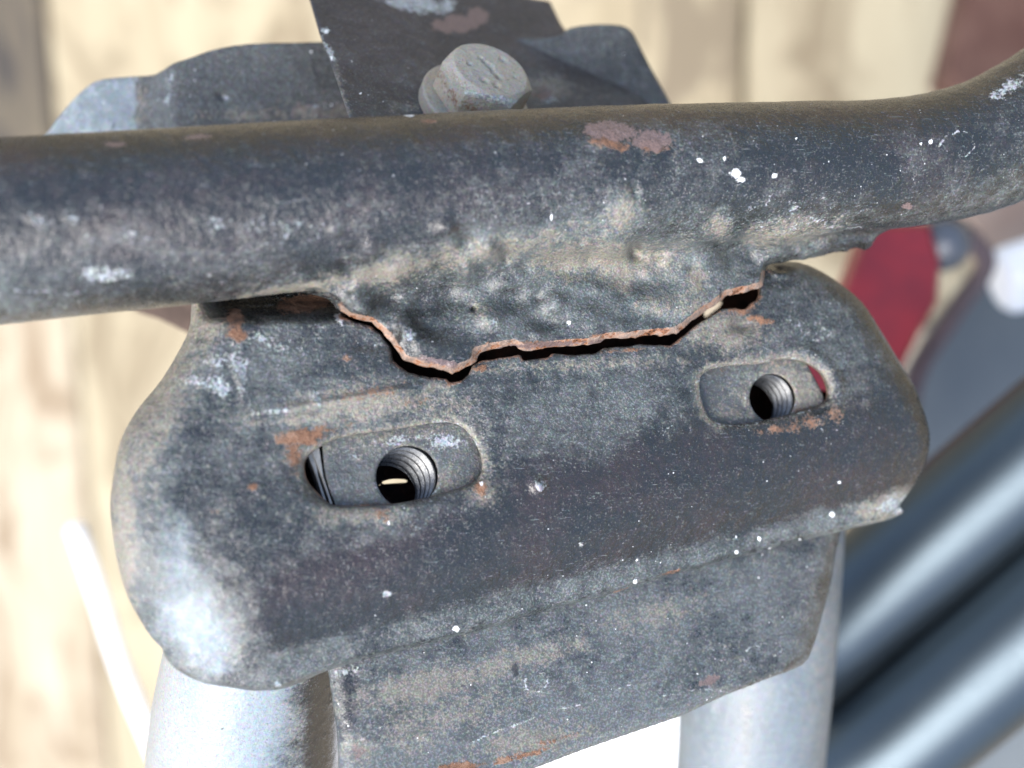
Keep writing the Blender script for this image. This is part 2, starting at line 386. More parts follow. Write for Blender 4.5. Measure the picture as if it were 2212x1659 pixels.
xc = tcx[:, 0]; yc = np.interp(P[:, 0], xc, tcx[:, 1]); rr = np.interp(P[:, 0], xc, trr)
# depth below the flange's outer skin marks the broken edge
below = (yc - P[:, 1]) / rr
dl = seg_d(P[:, 0].astype(np.float32), P[:, 1].astype(np.float32), FLP)
sheetz = H0 + HA * P[:, 0] + HB * P[:, 1] + 1.3 + .25 * fbm(P[:, 0], P[:, 1], 5, 30) + lumpf(P[:, 0], P[:, 1]) + .55 * np.exp(-(np.clip(-dl - 1.0, 0, 99) / 2.2))
up_d = seg_d(px, py, np.array(UPPER, float), closed=False)
broken = sstep(.0, .55, sheetz - P[:, 2]) * (up_d < 38) * (px > 735)
torn = 1.1 * broken
rust = np.maximum(np.maximum(.3 * broken, .75 * np.exp(-(up_d / 9) ** 2) * (.5 + .5 * N2(px, py, 38, 81))), blobs(px, py, [(1312, 300, 30, 22, 0, .95), (1338, 318, 18, 12, 0, 1.0), (1415, 315, 28, 16, 8, 1.0), (835, 722, 12, 10, 0), (925, 262, 16, 7, 0, .6), (1600, 632, 40, 9, -12, .75), (1470, 715, 26, 9, 0, .8), (1130, 742, 90, 7, -3, .7), (1330, 725, 80, 8, -3, .75), (390, 300, 34, 5, 0, .4)]))
primer = blobs(px, py, [(1320, 285, 52, 22, 4), (1410, 305, 36, 24, 8), (250, 312, 26, 6, 0, .9), (430, 296, 40, 6, -5, .75), (1180, 745, 120, 7, -4, .8), (950, 782, 50, 8, 12, .8), (1960, 445, 14, 8, 0, .8), (1740, 400, 9, 9, 0, .4)])
sandm = blobs(px, py, [(1290, 560, 150, 48, 0, 1), (1050, 545, 260, 34, -12, .8), (830, 590, 130, 22, -12, .95), (1500, 610, 24, 34, 0, 1), (1340, 465, 34, 46, 30, 1.), (1340, 595, 36, 40, 0, 1), (1550, 490, 26, 26, 0, 1), (1700, 500, 110, 30, -8, .8), (1450, 660, 90, 25, 0, .7), (1040, 670, 40, 30, 30, .6), (640, 622, 120, 9, -10, 1.0)])
smooth_b = blobs(px, py, [(1500, 610, 22, 32, 0, 1), (1345, 470, 30, 44, 30, 1.), (1340, 592, 34, 36, 0, .9)])
dust = .34 * sandm + .22 * smooth_b + .08 * sstep(.1, .8, below) - .22 * sstep(.35, .85, -below) + .10 * sstep(1900, 1500, px) * sstep(900, 1300, px) + .10 * sstep(1950, 2200, px) + .12 * sstep(300, 0, px) * sstep(0, .5, below)  # upper side darker, lower side lighter: tube shading put into dust
chalk = blobs(px, py, [(230, 590, 44, 22, 0, .75), (560, 500, 160, 40, 0, .42), (300, 510, 40, 20, 0, .5), (2180, 190, 50, 14, -30, .8), (120, 630, 120, 8, 0, .5), (790, 650, 30, 22, 40, .35), (880, 720, 16, 34, 0, .5), (1065, 690, 30, 24, 0, .3), (150, 480, 120, 60, 0, .36), (1720, 470, 120, 60, 0, .38), (1205, 648, 20, 16, 0, .4)])  # spots on the flange lumps are highlights painted in among the scuffs
chalk = np.maximum(chalk, .62 * ring(px, py, 2072, 310, 36, 26, 2.5)); chalk = np.maximum(chalk, .55 * ring(px, py, 2180, 392, 17, 15, 2.5)); chalk = np.maximum(chalk, .5 * ring(px, py, 1745, 405, 22, 16, 2))
white = blobs(px, py, [(1589, 375, 13, 10, 30), (1600, 388, 9, 7, 0), (1512, 347, 9, 5, 30), (1672, 380, 7, 6, 0), (2010, 306, 4.5, 6, 0), (1989, 311, 4, 3.5, 0), (1229, 697, 4.5, 4.5, 0), (883, 249, 12, 3, 0, .9), (1565, 342, 4, 5, 0), (1188, 490, 3, 3, 0), (1190, 465, 3, 12, -10, .8), (1720, 300, 3, 3, 0)])
n = fbm(px, py, 9, 61); white = np.where(white < .99, np.clip(white + .35 * n * (white > .2) * (white < .93), 0, 1), white)
pit = blobs(px, py, [(1006, 522, 14, 12, 0, .45), (1093, 545, 12, 14, 0, .5), (1378, 533, 13, 13, 0, .55), (850, 720, 9, 9, 0, .6), (1020, 667, 3, 5, 20), (2205, 125, 3.5, 3.5, 0), (1362, 432, 5, 6, 0, .7), (1556, 632, 3, 14, 0, .9), (738, 625, 4, 18, -20, .6)])
dust = dust + .14 * blobs(px, py, [(1200, 640, 420, 70, -5)])
at_ = dict(torn=torn, rust=rust, primer=primer, sand=np.clip(sandm + .25 * fbm(px, py, 300, 70), 0, 1), dust=dust, chalk=chalk, white=white, pit=pit, speck=.6 + 0 * px)
me_t = bpy.data.meshes.new('t'); me_t.vertices.add(len(P)); me_t.vertices.foreach_set('co', (P / 1000).astype(np.float32).ravel())
me_t.loops.add(Q.size); me_t.loops.foreach_set('vertex_index', Q.astype(np.int32).ravel()); me_t.polygons.add(len(Q)); me_t.polygons.foreach_set('loop_start', np.arange(0, Q.size, 4, dtype=np.int32)); me_t.update(calc_edges=True)
VN = np.zeros(len(P) * 3, np.float32); me_t.vertex_normals.foreach_get('vector', VN); VN = VN.reshape(-1, 3); bpy.data.meshes.remove(me_t)
isfl = ((below[Q].mean(1) > .62 + .07 * np.sin(P[Q[:, 0], 0] * .8)) & (px[Q].mean(1) > 722) & (px[Q].mean(1) < 1894) & (P[Q][:, :, 2].mean(1) > (SHT[0] + SHT[1] * P[Q[:, 0], 0]) - 3.0)) | (below[Q].mean(1) > 1.02)
def sub(name, mask, m, parent, label=None):
    q = Q[mask]; u, inv = np.unique(q, return_inverse=True)
    return mesh(name, P[u], inv.reshape(-1, 4), m, parent, {k: v[u] for k, v in at_.items()}, normals=VN[u], label=label)
tube_o = sub('cross_tube', ~isfl, M_tube, frame)
fl_o = sub('torn_flange', isfl, M_tube, frame, 'torn, dented flange with a rusty broken edge')

# ---- pressed bracket shell
OUT_LEFT = [(418, 600), (413, 660), (405, 720), (352, 815), (300, 880), (262, 950), (245, 1040), (240, 1110), (253, 1210), (270, 1290), (298, 1370), (328, 1415)]
OUT_BOT = [(328, 1415), (375, 1452), (430, 1476), (490, 1489), (560, 1494), (620, 1488), (744, 1439), (1024, 1369), (1191, 1319), (1304, 1290), (1437, 1249), (1608, 1203), (1775, 1159), (1908, 1129), (1958, 1109)]
OUT_RIGHT = [(1958, 1109), (1985, 1070), (2005, 1020), (2013, 970), (2010, 930), (1995, 880), (1975, 830), (1950, 790), (1900, 708), (1860, 648), (1800, 600), (1745, 570), (1700, 562), (1662, 565)]
TOPB = [(1600, 585), (1100, 560), (800, 555), (500, 560)]
ol = lambda L, off: [(a, b, off) for a, b in (smooth(L, 3) if len(L) > 8 else L)]
OUTL = poly(ol(OUT_LEFT, -8)); OUTB = poly(ol(OUT_BOT, -9)); OUTR = poly(ol(OUT_RIGHT, -4))
OUTA = np.concatenate([OUTL, OUTB[1:], OUTR[1:], poly(ol(TOPB, -3))])
CUT = poly(LOWER + [(1648, 540), (1200, 500), (737, 520)], 0)
SLOT_L = [(653, 999), (673, 976), (708, 956), (754, 941), (852, 928), (949, 913), (992, 920), (1022, 950), (1040, 994), (1036, 1028), (1008, 1050), (917, 1078), (819, 1094), (731, 1095), (702, 1087), (673, 1060), (655, 1034)]
SLOT_R = [(1512, 822), (1527, 802), (1574, 790), (1641, 786), (1691, 775), (1734, 780), (1774, 804), (1790, 840), (1786, 868), (1747, 884), (1691, 900), (1607, 916), (1557, 914), (1532, 900), (1516, 862)]
PSL, PSR = poly(smooth(SLOT_L, 3, True), -.5), poly(smooth(SLOT_R, 3, True), -.5)
def drops(X, Y):
    dl = seg_d(X, Y, OUTL, False); db = seg_d(X, Y, OUTB, False); dr = seg_d(X, Y, OUTR, False)
    q = lambda t: 1 - np.sqrt(np.clip(1 - np.clip(1 - t, 0, 1) ** 2.2, 0, 1))
    a = 9 * q(dl / 9.0)
    b = 9.5 * np.interp(db / 19.0, [0, .05, .2, .36, .5, .66, .82, 1.0], [1.0, .80, .66, .42, .24, .10, .03, 0])
    c = 5 * q(dr / 5.0)
    d = (a ** 1.6 + b ** 1.6 + c ** 1.6) ** (1 / 1.6)
    return d
def face_rel(X, Y):
    """height of the outer skin above the face plane"""
    t = DC / (DC - (H0 + HA * X + HB * Y)); ax = X * t / S + 1106; ay = 829.5 - Y * t / S
    r = -drops(X, Y)
    dL = seg_d(X, Y, PSL); dR = seg_d(X, Y, PSR)
    r -= .7 * np.exp(-(np.clip(dL, 0, 99) / .7)) + .9 * np.exp(-(np.clip(dL, 0, 99) / 3.0) ** 2) * sstep(1150, 800, ay + .2 * ax - 160)
    r -= .5 * np.exp(-(np.clip(dR, 0, 99) / .6)); r += .35 * np.exp(-((dR - 1.5) / .7) ** 2) * sstep(1650, 1780, ax)
    # the corner that dives under the tube
    r -= 9 * sstep(702, 628, ay) * sstep(760, 715, ax) * sstep(400, 470, ax)
    # press creases, ridges and blisters
    r += .35 * np.exp(-((ay - (905 - .10 * (ax - 600))) / 9) ** 2) * sstep(540, 600, ax) * sstep(700, 660, ax)
    r += .5 * np.exp(-((ay - (880 - .17 * (ax - 640))) / 8) ** 2) * sstep(560, 640, ax) * sstep(960, 860, ax)
    r += 1.0 * np.exp(-((ax - 1163) / 13) ** 2 - ((ay - 1048) / 15) ** 2) - .5 * np.exp(-((ax - 1166) / 5) ** 2 - ((ay - 1038) / 5) ** 2)
    r += .35 * np.exp(-((ax - 1045) / 28) ** 2 - ((ay - 1060) / 34) ** 2)
    r += .5 * np.exp(-((ax - 520 - .4 * (ay - 820)) / 8) ** 2 - ((ay - 820) / 24) ** 2)
    r += .45 * np.exp(-((ax - 680 - .5 * (ay - 860)) / 7) ** 2 - ((ay - 860) / 18) ** 2)
    r += .5 * np.exp(-((ax - 735) / 12) ** 2 - ((ay - 690) / 14) ** 2)
    r -= .5 * np.exp(-((ax - 800) / 60) ** 2 - ((ay - 745) / 16) ** 2)
    r += .8 * np.exp(-((ax - 1690) / 34) ** 2 - ((ay - 585) / 14) ** 2) * (1 + 1.2 * N2(X, Y, 1.0, 51))
    r -= 1.3 * np.exp(-((ax - 1605) / 30) ** 2 - ((ay - 700) / 16) ** 2)
    r += .12 * fbm(X, Y, 9, 40) + .05 * fbm(X * .5, Y, 2.2, 44) + .02 * N2(X, Y, .8, 47)
    return r
def f_brk(X, Y, zp):
    d = seg_d(X, Y, OUTA) + .05 * fbm(X, Y, 2, 41) + .10 * N2(X, Y, 3, 42)
    top = face_rel(X, Y)
    gx, gy = np.gradient(top, .3); c = np.clip(1 / np.sqrt(1 + gx ** 2 + gy ** 2), .3, 1)
    topz = top[..., None]; c = c[..., None]
    f = smax(d[..., None], (zp - topz) * c, .5)
    inner = np.maximum(d[..., None] + 2.0, (zp - topz) * c + 2.0)
    f = np.maximum(f, -inner)
    f = smax(f, -seg_d(X, Y, PSL)[..., None] + 0 * zp, .25); f = np.where(zp < -6, np.maximum(f, -9), f)
    f = smax(f, -seg_d(X, Y, PSR)[..., None] + 0 * zp, .25)
    dc = seg_d(X, Y, CUT) + .10 * fbm(X, Y, 1.4, 56) + .10 * N2(X, Y, .55, 57)
    cut = np.maximum(dc[..., None], -(zp + 6) + 0 * topz)
    f = smax(f, -cut, .15)
    return np.maximum(f, -20 - zp)
P, Q = sdf(-60, 66, -48, 22, -21, 3.2, .3, f_brk, (H0, HA, HB))
px, py = px_of(P)
low_d = seg_d(px, py, np.array(LOWER, float), closed=False)
skin = face_rel(P[:, 0].astype(np.float32), P[:, 1].astype(np.float32)) + H0 + HA * P[:, 0] + HB * P[:, 1]
inside = sstep(.5, 1.6, skin - P[:, 2]) * (seg_d(P[:, 0].astype(np.float32), P[:, 1].astype(np.float32), OUTA) < -.5)
rust = blobs(px, py, [(506, 690, 20, 24, 0, 1.05), (512, 722, 22, 18, 0, .95), (660, 655, 60, 20, -10, 1.), (545, 1051, 12, 8, -20, 1), (655, 945, 48, 22, -12, .92), (632, 985, 26, 40, 0, .74), (700, 930, 60, 16, -12, .62), (1040, 795, 14, 8, -20, 1), (900, 868, 30, 16, 0, .52), (905, 870, 12, 10, 0, .7), (1350, 757, 60, 6, -3, .6), (1640, 690, 30, 12, 20, .8), (1600, 668, 44, 18, -20, .72), (1700, 925, 60, 12, -10, .66), (1740, 918, 40, 20, -20, .6), (1800, 895, 26, 22, 0, .5), (1035, 1055, 22, 22, 0, .7), (745, 775, 20, 10, 0, .45), (820, 1110, 40, 18, 0, .5), (1640, 588, 26, 14, 0, .6), (1450, 1236, 24, 5, -15, .7), (460, 1105, 14, 5, 0, .5), (1340, 1275, 30, 4, -15, .5), (800, 850, 120, 20, -8, .40)])
rust = np.maximum(rust, .75 * inside)
rust = np.maximum(rust, .85 * np.exp(-(low_d / 8) ** 2) * (.5 + .5 * N2(px, py, 34, 80)))
dL = seg_d(px, py, np.array(SLOT_L, float)); dR = seg_d(px, py, np.array(SLOT_R, float))
sandm = blobs(px, py, [(760, 880, 190, 46, -9, .9), (760, 960, 160, 22, -10, 1), (960, 880, 60, 40, 0, .6), (330, 850, 80, 200, 22, .9), (1930, 1090, 70, 26, -22, 1), (1560, 720, 80, 40, 0, .9), (1760, 910, 100, 30, -15, .8), (460, 1380, 60, 60, 0, .8), (760, 1110, 110, 26, 0, .7), (1040, 1060, 40, 60, 0, .8), (265, 1100, 26, 240, 0, 1), (445, 680, 40, 50, 0, 1.), (1240, 790, 260, 14, -3, .6), (1990, 900, 14, 120, 10, .7)])
sandm = np.maximum(sandm, .9 * np.exp(-(np.clip(dL, 0, 99) / 16) ** 2) * sstep(1090, 1000, py)); sandm = np.maximum(sandm, .8 * np.exp(-(np.clip(dR - 4, -20, 99) / 14) ** 2))
topness = sstep(1200, 1130, py + .24 * (px - 900))       # more dust on the face above the dark flank
refl_band = np.exp(-((py - (1300 - .245 * (px - 600))) / 62) ** 2) * sstep(540, 720, px)  # flank's dark reflection, painted in as a lack of dust
corner = blobs(px, py, [(430, 1350, 80, 110, -25, 1), (380, 1250, 50, 130, -8, .8)])
dust = .26 * sandm + .12 * topness - .58 * refl_band + .42 * corner + .16 * sstep(440, 300, px - .2 * abs(py - 1000)) + .10 * blobs(px, py, [(560, 800, 160, 90, 0), (1250, 860, 220, 110, 0, .8), (1760, 700, 120, 80, 40, .7)]) - .30 * blobs(px, py, [(1560, 990, 500, 70, -12), (620, 640, 120, 26, -6)]) + .24 * sstep(1378, 1425, py + .255 * (px - 600)) * sstep(480, 600, px) + .4 * (inside > .5) * 0  # flank reflection and corner glow are toned in beside the real dust
chalk = blobs(px, py, [(470, 832, 40, 22, 15, .85), (522, 800, 10, 24, -20, .95), (420, 830, 40, 30, -30, .5), (590, 890, 44, 7, -5, .75), (685, 862, 10, 22, -25, .8), (1930, 1092, 46, 20, -22, .78), (1163, 1050, 16, 12, 0, .7), (560, 740, 120, 30, 0, .4), (500, 780, 50, 20, 0, .55), (734, 690, 10, 16, -30, .8), (560, 660, 40, 6, 0, .5), (480, 1400, 26, 14, -30, .6), (835, 1283, 12, 6, -15, .8), (600, 1478, 12, 8, 0, .8), (1255, 1178, 10, 9, 0, .7), (1750, 720, 90, 30, 40, .35), (800, 740, 24, 6, 20, .5)])
chalk = np.maximum(chalk, .55 * np.exp(-((dL - 3) / 4) ** 2) * sstep(1010, 960, py) * sstep(780, 960, px)); chalk = np.maximum(chalk, .45 * np.exp(-((dR - 3) / 4) ** 2))
for cc in [(1780, 690, 60, 40, 2), (1790, 905, 30, 26, 2.5), (1515, 870, 26, 44, 2.5), (1400, 900, 60, 34, 2)]: chalk = np.maximum(chalk, .5 * ring(px, py, *cc))
white = blobs(px, py, [(1655, 1193, 11, 4, -25), (1663, 1186, 4, 4, 0), (1640, 1164, 4, 6, -20), (1591, 1193, 4.5, 4.5, 0), (1797, 1112, 7, 7, 0), (985, 1359, 8, 7, 0), (1813, 1042, 3.5, 4, 0), (1375, 1210, 3, 3, 0), (1728, 1165, 3, 3, 0), (1372, 1257, 5, 5, 0), (809, 1330, 2.5, 5, 0), (1040, 1044, 5, 6, 0, .9), (1590, 1160, 3, 3, 0), (840, 1130, 3, 7, 0, .8)])
pit = blobs(px, py, [(1695, 580, 22, 7, 0), (1625, 675, 16, 12, 0, .8), (1590, 660, 26, 8, -15, .7)]) * (py < 700)
for k in range(46):      # grit caught along the lip
    u = rng.random() ** .6; gx_ = 620 + 1280 * u; gy_ = 1480 - .275 * (gx_ - 620) - 8 - rng.random() * 14
    pit = np.maximum(pit, .9 * blob(px, py, gx_, gy_, rng.uniform(3, 7), rng.uniform(2, 4)))
pale = blobs(px, py, [(425, 1365, 74, 100, -28, .92), (385, 1240, 48, 150, -10, .62), (460, 1430, 50, 30, 20, .8)])  # bright sheen of the corner painted in over its scuffs
at_ = dict(pale=pale, rust=rust, sand=np.clip(sandm + .25 * fbm(px, py, 300, 70), 0, 1), dust=dust, chalk=chalk, white=white, pit=pit, speck=.3 + .7 * sstep(900, 1500, px) * sstep(900, 1100, py))
shell = mesh('bracket_shell', P, Q, M_brk, frame, at_)

# ---- added plate behind the shell blocks light from below; cutouts let glimpses through
def holes_at(ppx, ppy, off):
    return hit(ppx, ppy, off)[:2]
BK = poly([(a, b, -17) for a, b in OUT_LEFT[1:] + OUT_BOT[1:] + OUT_RIGHT[1:] + TOPB])
BK = BK.mean(0) + (BK - BK.mean(0)) * .965
hl = poly([(815, 1050), (826, 1040), (850, 1034), (874, 1035), (890, 1046), (872, 1044), (850, 1045)], -18)
hr = poly([(1740, 770), (1800, 790), (1815, 850), (1755, 838), (1725, 800)], -18)
hc = poly([(1524, 686), (1556, 662), (1563, 652), (1556, 645), (1520, 672)], -18)
def f_back(X, Y, zp):
    d = seg_d(X, Y, BK)
    for h_ in (hl, hr, hc): d = np.maximum(d, -seg_d(X, Y, h_))
    return np.maximum(d[..., None], np.abs(zp + 18.8) - 1.0)
P, Q = sdf(-60, 66, -48, 22, -21, -16.5, .45, f_back, (H0, HA, HB))
mesh('back_light_block', P, Q, M_dark, frame, {})

# ---- threaded nut plates seen through the slots
def nut_plate(outline, hx, hy, rad, zt, marks, lean, label):
    PL = poly(outline, zt); c = np.array(hit(hx, hy, zt))
    def f(X, Y, zp):
        d = seg_d(X, Y, PL) + .05 * N2(X, Y, 1.5, 5)
        dz = zt - zp; r = np.sqrt((X[..., None] - c[0] - lean[0] * dz) ** 2 + (Y[..., None] - c[1] - lean[1] * dz) ** 2)
        body = smax(d[..., None], zp - zt - .06 * fbm(X, Y, 2.5, 8)[..., None], .3)
        body = np.maximum(body, zt - 8.0 - zp)
        ch = rad + .12 * np.clip(1 - (zt - zp) / .4, 0, 1) + 1.0 * sstep(.55, .8, zt - zp)
        return smax(body, ch - r, .12)
    xs, ys = PL[:, 0], PL[:, 1]
    P, Q = sdf(xs.min() - 1, xs.max() + 1, ys.min() - 1, ys.max() + 1, zt - 8.8, zt + .8, .22, f, (H0, HA, HB))
    px, py = px_of(P)
    o = mesh('nut_plate', P, Q, M_nut, frame, marks(px, py), label=label)
    # thread: ridged revolve down the hole, sheared with the plate (built on the plate's own normal)
    nrm = Vector((-HA, -HB, 1)).normalized(); e1 = Vector((1, 0, HA)).normalized(); e2 = nrm.cross(e1)
    V = []; F = []; n = 96; rows = 86; pitch = 1.5
    for i in range(rows + 1):
        for k in range(n):
            a = 2 * math.pi * k / n; dep = .42 + i * .085; ph = ((dep / pitch) + k / n) % 1
            tri = abs(ph - .5) * 2
            r = rad + .03 + .72 * (.5 - .5 * math.cos(math.pi * tri)) * min(1, i / 3)
            p = Vector(c) - nrm * dep * .95 + e1 * r * math.cos(a) + e2 * r * math.sin(a) + Vector((lean[0], lean[1], HA * lean[0] + HB * lean[1])) * dep; V.append(tuple(p))
    for i in range(rows):
        for k in range(n):
            a = i * n + k; b = i * n + (k + 1) % n; F.append((a, a + n, b + n, b))
    th = mesh('screw_thread', V, F, M_thread, o)
    th.parent = o
    return o
def marks_l(px, py):
    sd = blobs(px, py, [(850, 950, 160, 30, -8, .6), (960, 1060, 80, 40, 0, .7)])
    ch = blobs(px, py, [(950, 955, 44, 18, -5, .80), (880, 950, 60, 14, -5, .62), (800, 975, 60, 20, -10, .5), (730, 985, 24, 16, 0, .42), (870, 1090, 50, 10, 0, .5)])
    ch = np.maximum(ch, .55 * ring(px, py, 880, 1029, 66, 55, 5))
    return dict(dust=.14 * sd + .05, sand=sd, chalk=ch, rust=blobs(px, py, [(1030, 1040, 16, 16, 0, .6), (820, 1095, 60, 12, 0, .55)]))
def marks_r(px, py):
    sd = blobs(px, py, [(1700, 860, 90, 70, 0, 1), (1560, 900, 60, 30, 0, .6)])
    return dict(dust=.10 + .12 * sd, sand=sd, chalk=.5 * ring(px, py, 1669, 860, 54, 50, 4), rust=blobs(px, py, [(1560, 800, 10, 8, 0, .6), (1740, 885, 40, 8, -10, .6)]))
nut_plate([(692, 935), (960, 885), (1080, 905), (1090, 1080), (900, 1120), (745, 1130), (722, 1090), (702, 1030)], 880, 1029, 3.8, -2.6, marks_l, (-.20, -.20), 'grey dusty nut plate with a scuffed top')
nut_plate([(1480, 800), (1560, 760), (1731, 752), (1752, 800), (1778, 850), (1792, 905), (1640, 950), (1520, 940), (1485, 880)], 1669, 860, 3.3, -2.2, marks_r, (0, 0), 'grey sandy nut plate')
# second leaf of the left nut plate: the folded edge seen in the slot
M_shim = simple('plate_edge_steel', (.20, .20, .19), (.30, .29, .27), .45, .3, .6)
def shim(dx, zt, w_):
    a = [hit(679 + dx, 975, zt), hit(700 + dx, 1030, zt), hit(722 + dx, 1100, zt), hit(722 + dx + w_, 1100, zt), hit(700 + dx + w_, 1030, zt), hit(686 + dx + w_, 945, zt)]
    V, F = slab(a, 3.0, .15); mesh('plate_edge', V, F, M_shim, frame, smooth=False)
shim(-17, -3.3, 6); shim(-5, -2.8, 5)

# ---- gusset plate below the bracket
GO = (-11.5,)
GUS = [(560, 1300), (1000, 1250), (1828, 1060), (1832, 1130), (1826, 1165), (1817, 1200), (1807, 1266), (1787, 1339), (1774, 1389), (1757, 1433), (1741, 1449), (1674, 1469), (1574, 1509), (1474, 1556), (1270, 1626), (1184, 1659), (1080, 1700), (900, 1770), (725, 1800), (722, 1600), (700, 1450)]
GP = poly(GUS, -11.0)
def gus_rel(X, Y):
    t = DC / (DC - (H0 + HA * X + HB * Y - 11)); ax = X * t / S + 1106; ay = 829.5 - Y * t / S
    d = seg_d(X, Y, GP); q = 1 - np.sqrt(np.clip(1 - np.clip(1 + d / 2.5, 0, 1) ** 2, 0, 1))
    r = -11 - 2.0 * q + .10 * fbm(X, Y, 8, 90) + .035 * fbm(X * .5, Y, 1.6, 93)
    r -= .8 * sstep(840, 700, ax)
    r -= 1.2 * sstep(1735, 1790, ax + .3 * (ay - 1300))
    r += .22 * np.clip(1 - np.abs(np.sqrt(((ax - 1160) / 26) ** 2 + ((ay - 1474) / 20) ** 2) - 1) * 4, 0, 1)
    # coat flaked off below this wavy line
    ln = 1600 - .0 * ax + 18 * N2(ax, ay, 90, 95) - sstep(1000, 1400, ax) * 110
    r -= .12 * sstep(-3, 3, ay - ln)
    return r
def f_gus(X, Y, zp):
    d = seg_d(X, Y, GP)[..., None]; t_ = gus_rel(X, Y)[..., None]
    return smax(smax(d, zp - t_, .4), t_ - 3.2 - zp, .3)
P, Q = sdf(-38, 60, -66, -8, -20, -9, .33, f_gus, (H0, HA, HB))
px, py = px_of(P)
ln = 1600 + 18 * N2(P[:, 0] * 16.5 + 1106, 829.5 - P[:, 1] * 16.5, 90, 95) - sstep(1000, 1400, px) * 110
sandm = blobs(px, py, [(930, 1480, 180, 34, -14, 1.0), (1150, 1420, 130, 26, -16, .8), (880, 1580, 60, 60, 0, .7), (1150, 1600, 120, 30, -10, .9), (770, 1620, 40, 30, 0, .9), (1400, 1330, 100, 30, -15, .6), (1000, 1540, 130, 40, -20, .7)])
dust = .16 * sandm + .12 * sstep(-5, 5, py - ln) - .1 * sstep(1500, 1780, px) + .04 - .25 * blobs(px, py, [(745, 1530, 26, 70, 0)])
chalk = np.maximum.reduce([.6 * ring(px, py, 1160, 1474, 26, 18, 2.5, -20), .6 * ring(px, py, 1650, 1408, 42, 18, 2.5, -14), .5 * ring(px, py, 1560, 1412, 22, 14, 2.5, -14), .55 * np.exp(-((py - ln) / 3.0) ** 2) * (px > 950), blobs(px, py, [(775, 1600, 20, 12, -30, .4), (755, 1450, 30, 12, -20, .6), (1750, 1520, 60, 20, 0, .4), (1820, 1170, 12, 30, 0, .7)])])
at_ = dict(dust=dust, sand=np.clip(sandm + .35 * fbm(px, py, 240, 72), 0, 1), chalk=chalk, rust=blobs(px, py, [(1120, 1635, 90, 8, -14, .72), (990, 1660, 60, 14, -5, .85), (1190, 1600, 60, 8, -14, .6), (1535, 1475, 40, 10, -25, .5)]), primer=blobs(px, py, [(1535, 1470, 32, 10, -25, .85), (770, 1620, 22, 24, 20, .6)]),
           pit=blobs(px, py, [(1112, 1445, 10, 18, 0, .8), (1115, 1455, 6, 8, 0), (1000, 1480, 4, 4, 0)]), white=blobs(px, py, [(1840, 1165, 4, 4, 0)]), speck=.9 + 0 * px)
mesh('gusset_plate', P, Q, M_gus, frame, at_)

V, F = slab([at(x, y, -46) for x, y in ((270, 660), (300, 676), (345, 690), (390, 712), (440, 735), (520, 700), (520, 600), (300, 600))], 4, .4)
mesh('dark_slab', V, F, simple('dark_slab_brown', (.045, .028, .020), (.09, .06, .045), .8), frame, smooth=False)  # dark brown slab filling the gap left of the bracket neck
# ---- down tubes
def sdf_tube_y(pts, name, m, x0, x1, y0, y1, z0, z1, marks, label=None, h=.4):
    Pt = np.array([at(*p[:3]) for p in pts]); R = np.array([p[3] for p in pts]) * S * (DC - Pt[:, 2]) / DC
    o = np.argsort(Pt[:, 1]); Pt = Pt[o]; R = R[o]
    def f(X, Y, zp):
        k = np.linspace(-4, 4, 5); xc = sum(np.interp(Y + q, Pt[:, 1], Pt[:, 0]) for q in k) / 5; zc = sum(np.interp(Y + q, Pt[:, 1], Pt[:, 2]) for q in k) / 5; r = sum(np.interp(Y + q, Pt[:, 1], R) for q in k) / 5
        return np.sqrt(((X - xc)[..., None]) ** 2 + (zp - zc[..., None]) ** 2) - (r + .10 * fbm(X, Y, 12, 60))[..., None]
    P, Q = sdf(x0, x1, y0, y1, z0, z1, h, f); Q = Q[P[Q[:, 0], 1] > y0 + .9]
    px, py = px_of(P); return mesh(name, P, Q, m, frame, marks(px, py), label=label)
def mk_l(px, py):
    return dict(dust=.26 + .25 * sstep(420, 360, px - .2 * (1659 - py)) - .62 * sstep(500, 690, px - .1 * (1659 - py)) - .4 * sstep(640, 720, px) - .3 * sstep(375, 345, px + .12 * (py - 1480)), sand=np.clip(sstep(450, 360, px) + blobs(px, py, [(640, 1580, 30, 90, 0, .7)]), 0, 1), chalk=.55 * ring(px, py, 403, 1525, 9, 30, 2.5) + blobs(px, py, [(640, 1560, 30, 90, 0, .3)]), pit=blobs(px, py, [(518, 1598, 2.5, 2.5, 0), (480, 1574, 2, 2, 0)]), speck=.5 + 0 * px)  # sheen and the shaded right side are painted in through dust
sdf_tube_y([(600, 1200, -4, 190), (575, 1300, -6, 195), (545, 1450, -10, 198), (532, 1560, -14, 204), (525, 1659, -17, 207), (515, 1900, -26, 214)], 'down_tube', paint('pillar_sheen_paint', .62, base=((.015, .018, .02), (.03, .028, .028)), dcol=((.25, .295, .32), (.31, .32, .31)), rough=(.14, .26), bump=.5), -54, -12, -72, -22, -42, 12, mk_l, 'broad down tube with a painted-in pale blue sheen')  # pale colour over dark paint stands for reflected sky
def mk_r(px, py): return dict(dust=.22 + 0 * px - .2 * blobs(px, py, [(1612, 1560, 10, 400, 0)]), sand=.5 * sstep(1680, 1790, px), chalk=blobs(px, py, [(1530, 1620, 60, 300, 0, .3)]), speck=.3 + 0 * px)
sdf_tube_y([(1665, 1000, -34, 162), (1655, 1200, -37, 163), (1640, 1400, -40, 165), (1620, 1659, -44, 158), (1600, 1900, -50, 155)], 'down_tube', paint('right_tube_paint', .45, base=((.04, .05, .055), (.06, .06, .06)), dcol=((.15, .18, .20), (.19, .19, .18)), rough=(.2, .4), bump=.5), 14, 60, -78, -12, -66, -20, mk_r, 'smooth grey down tube out of focus')

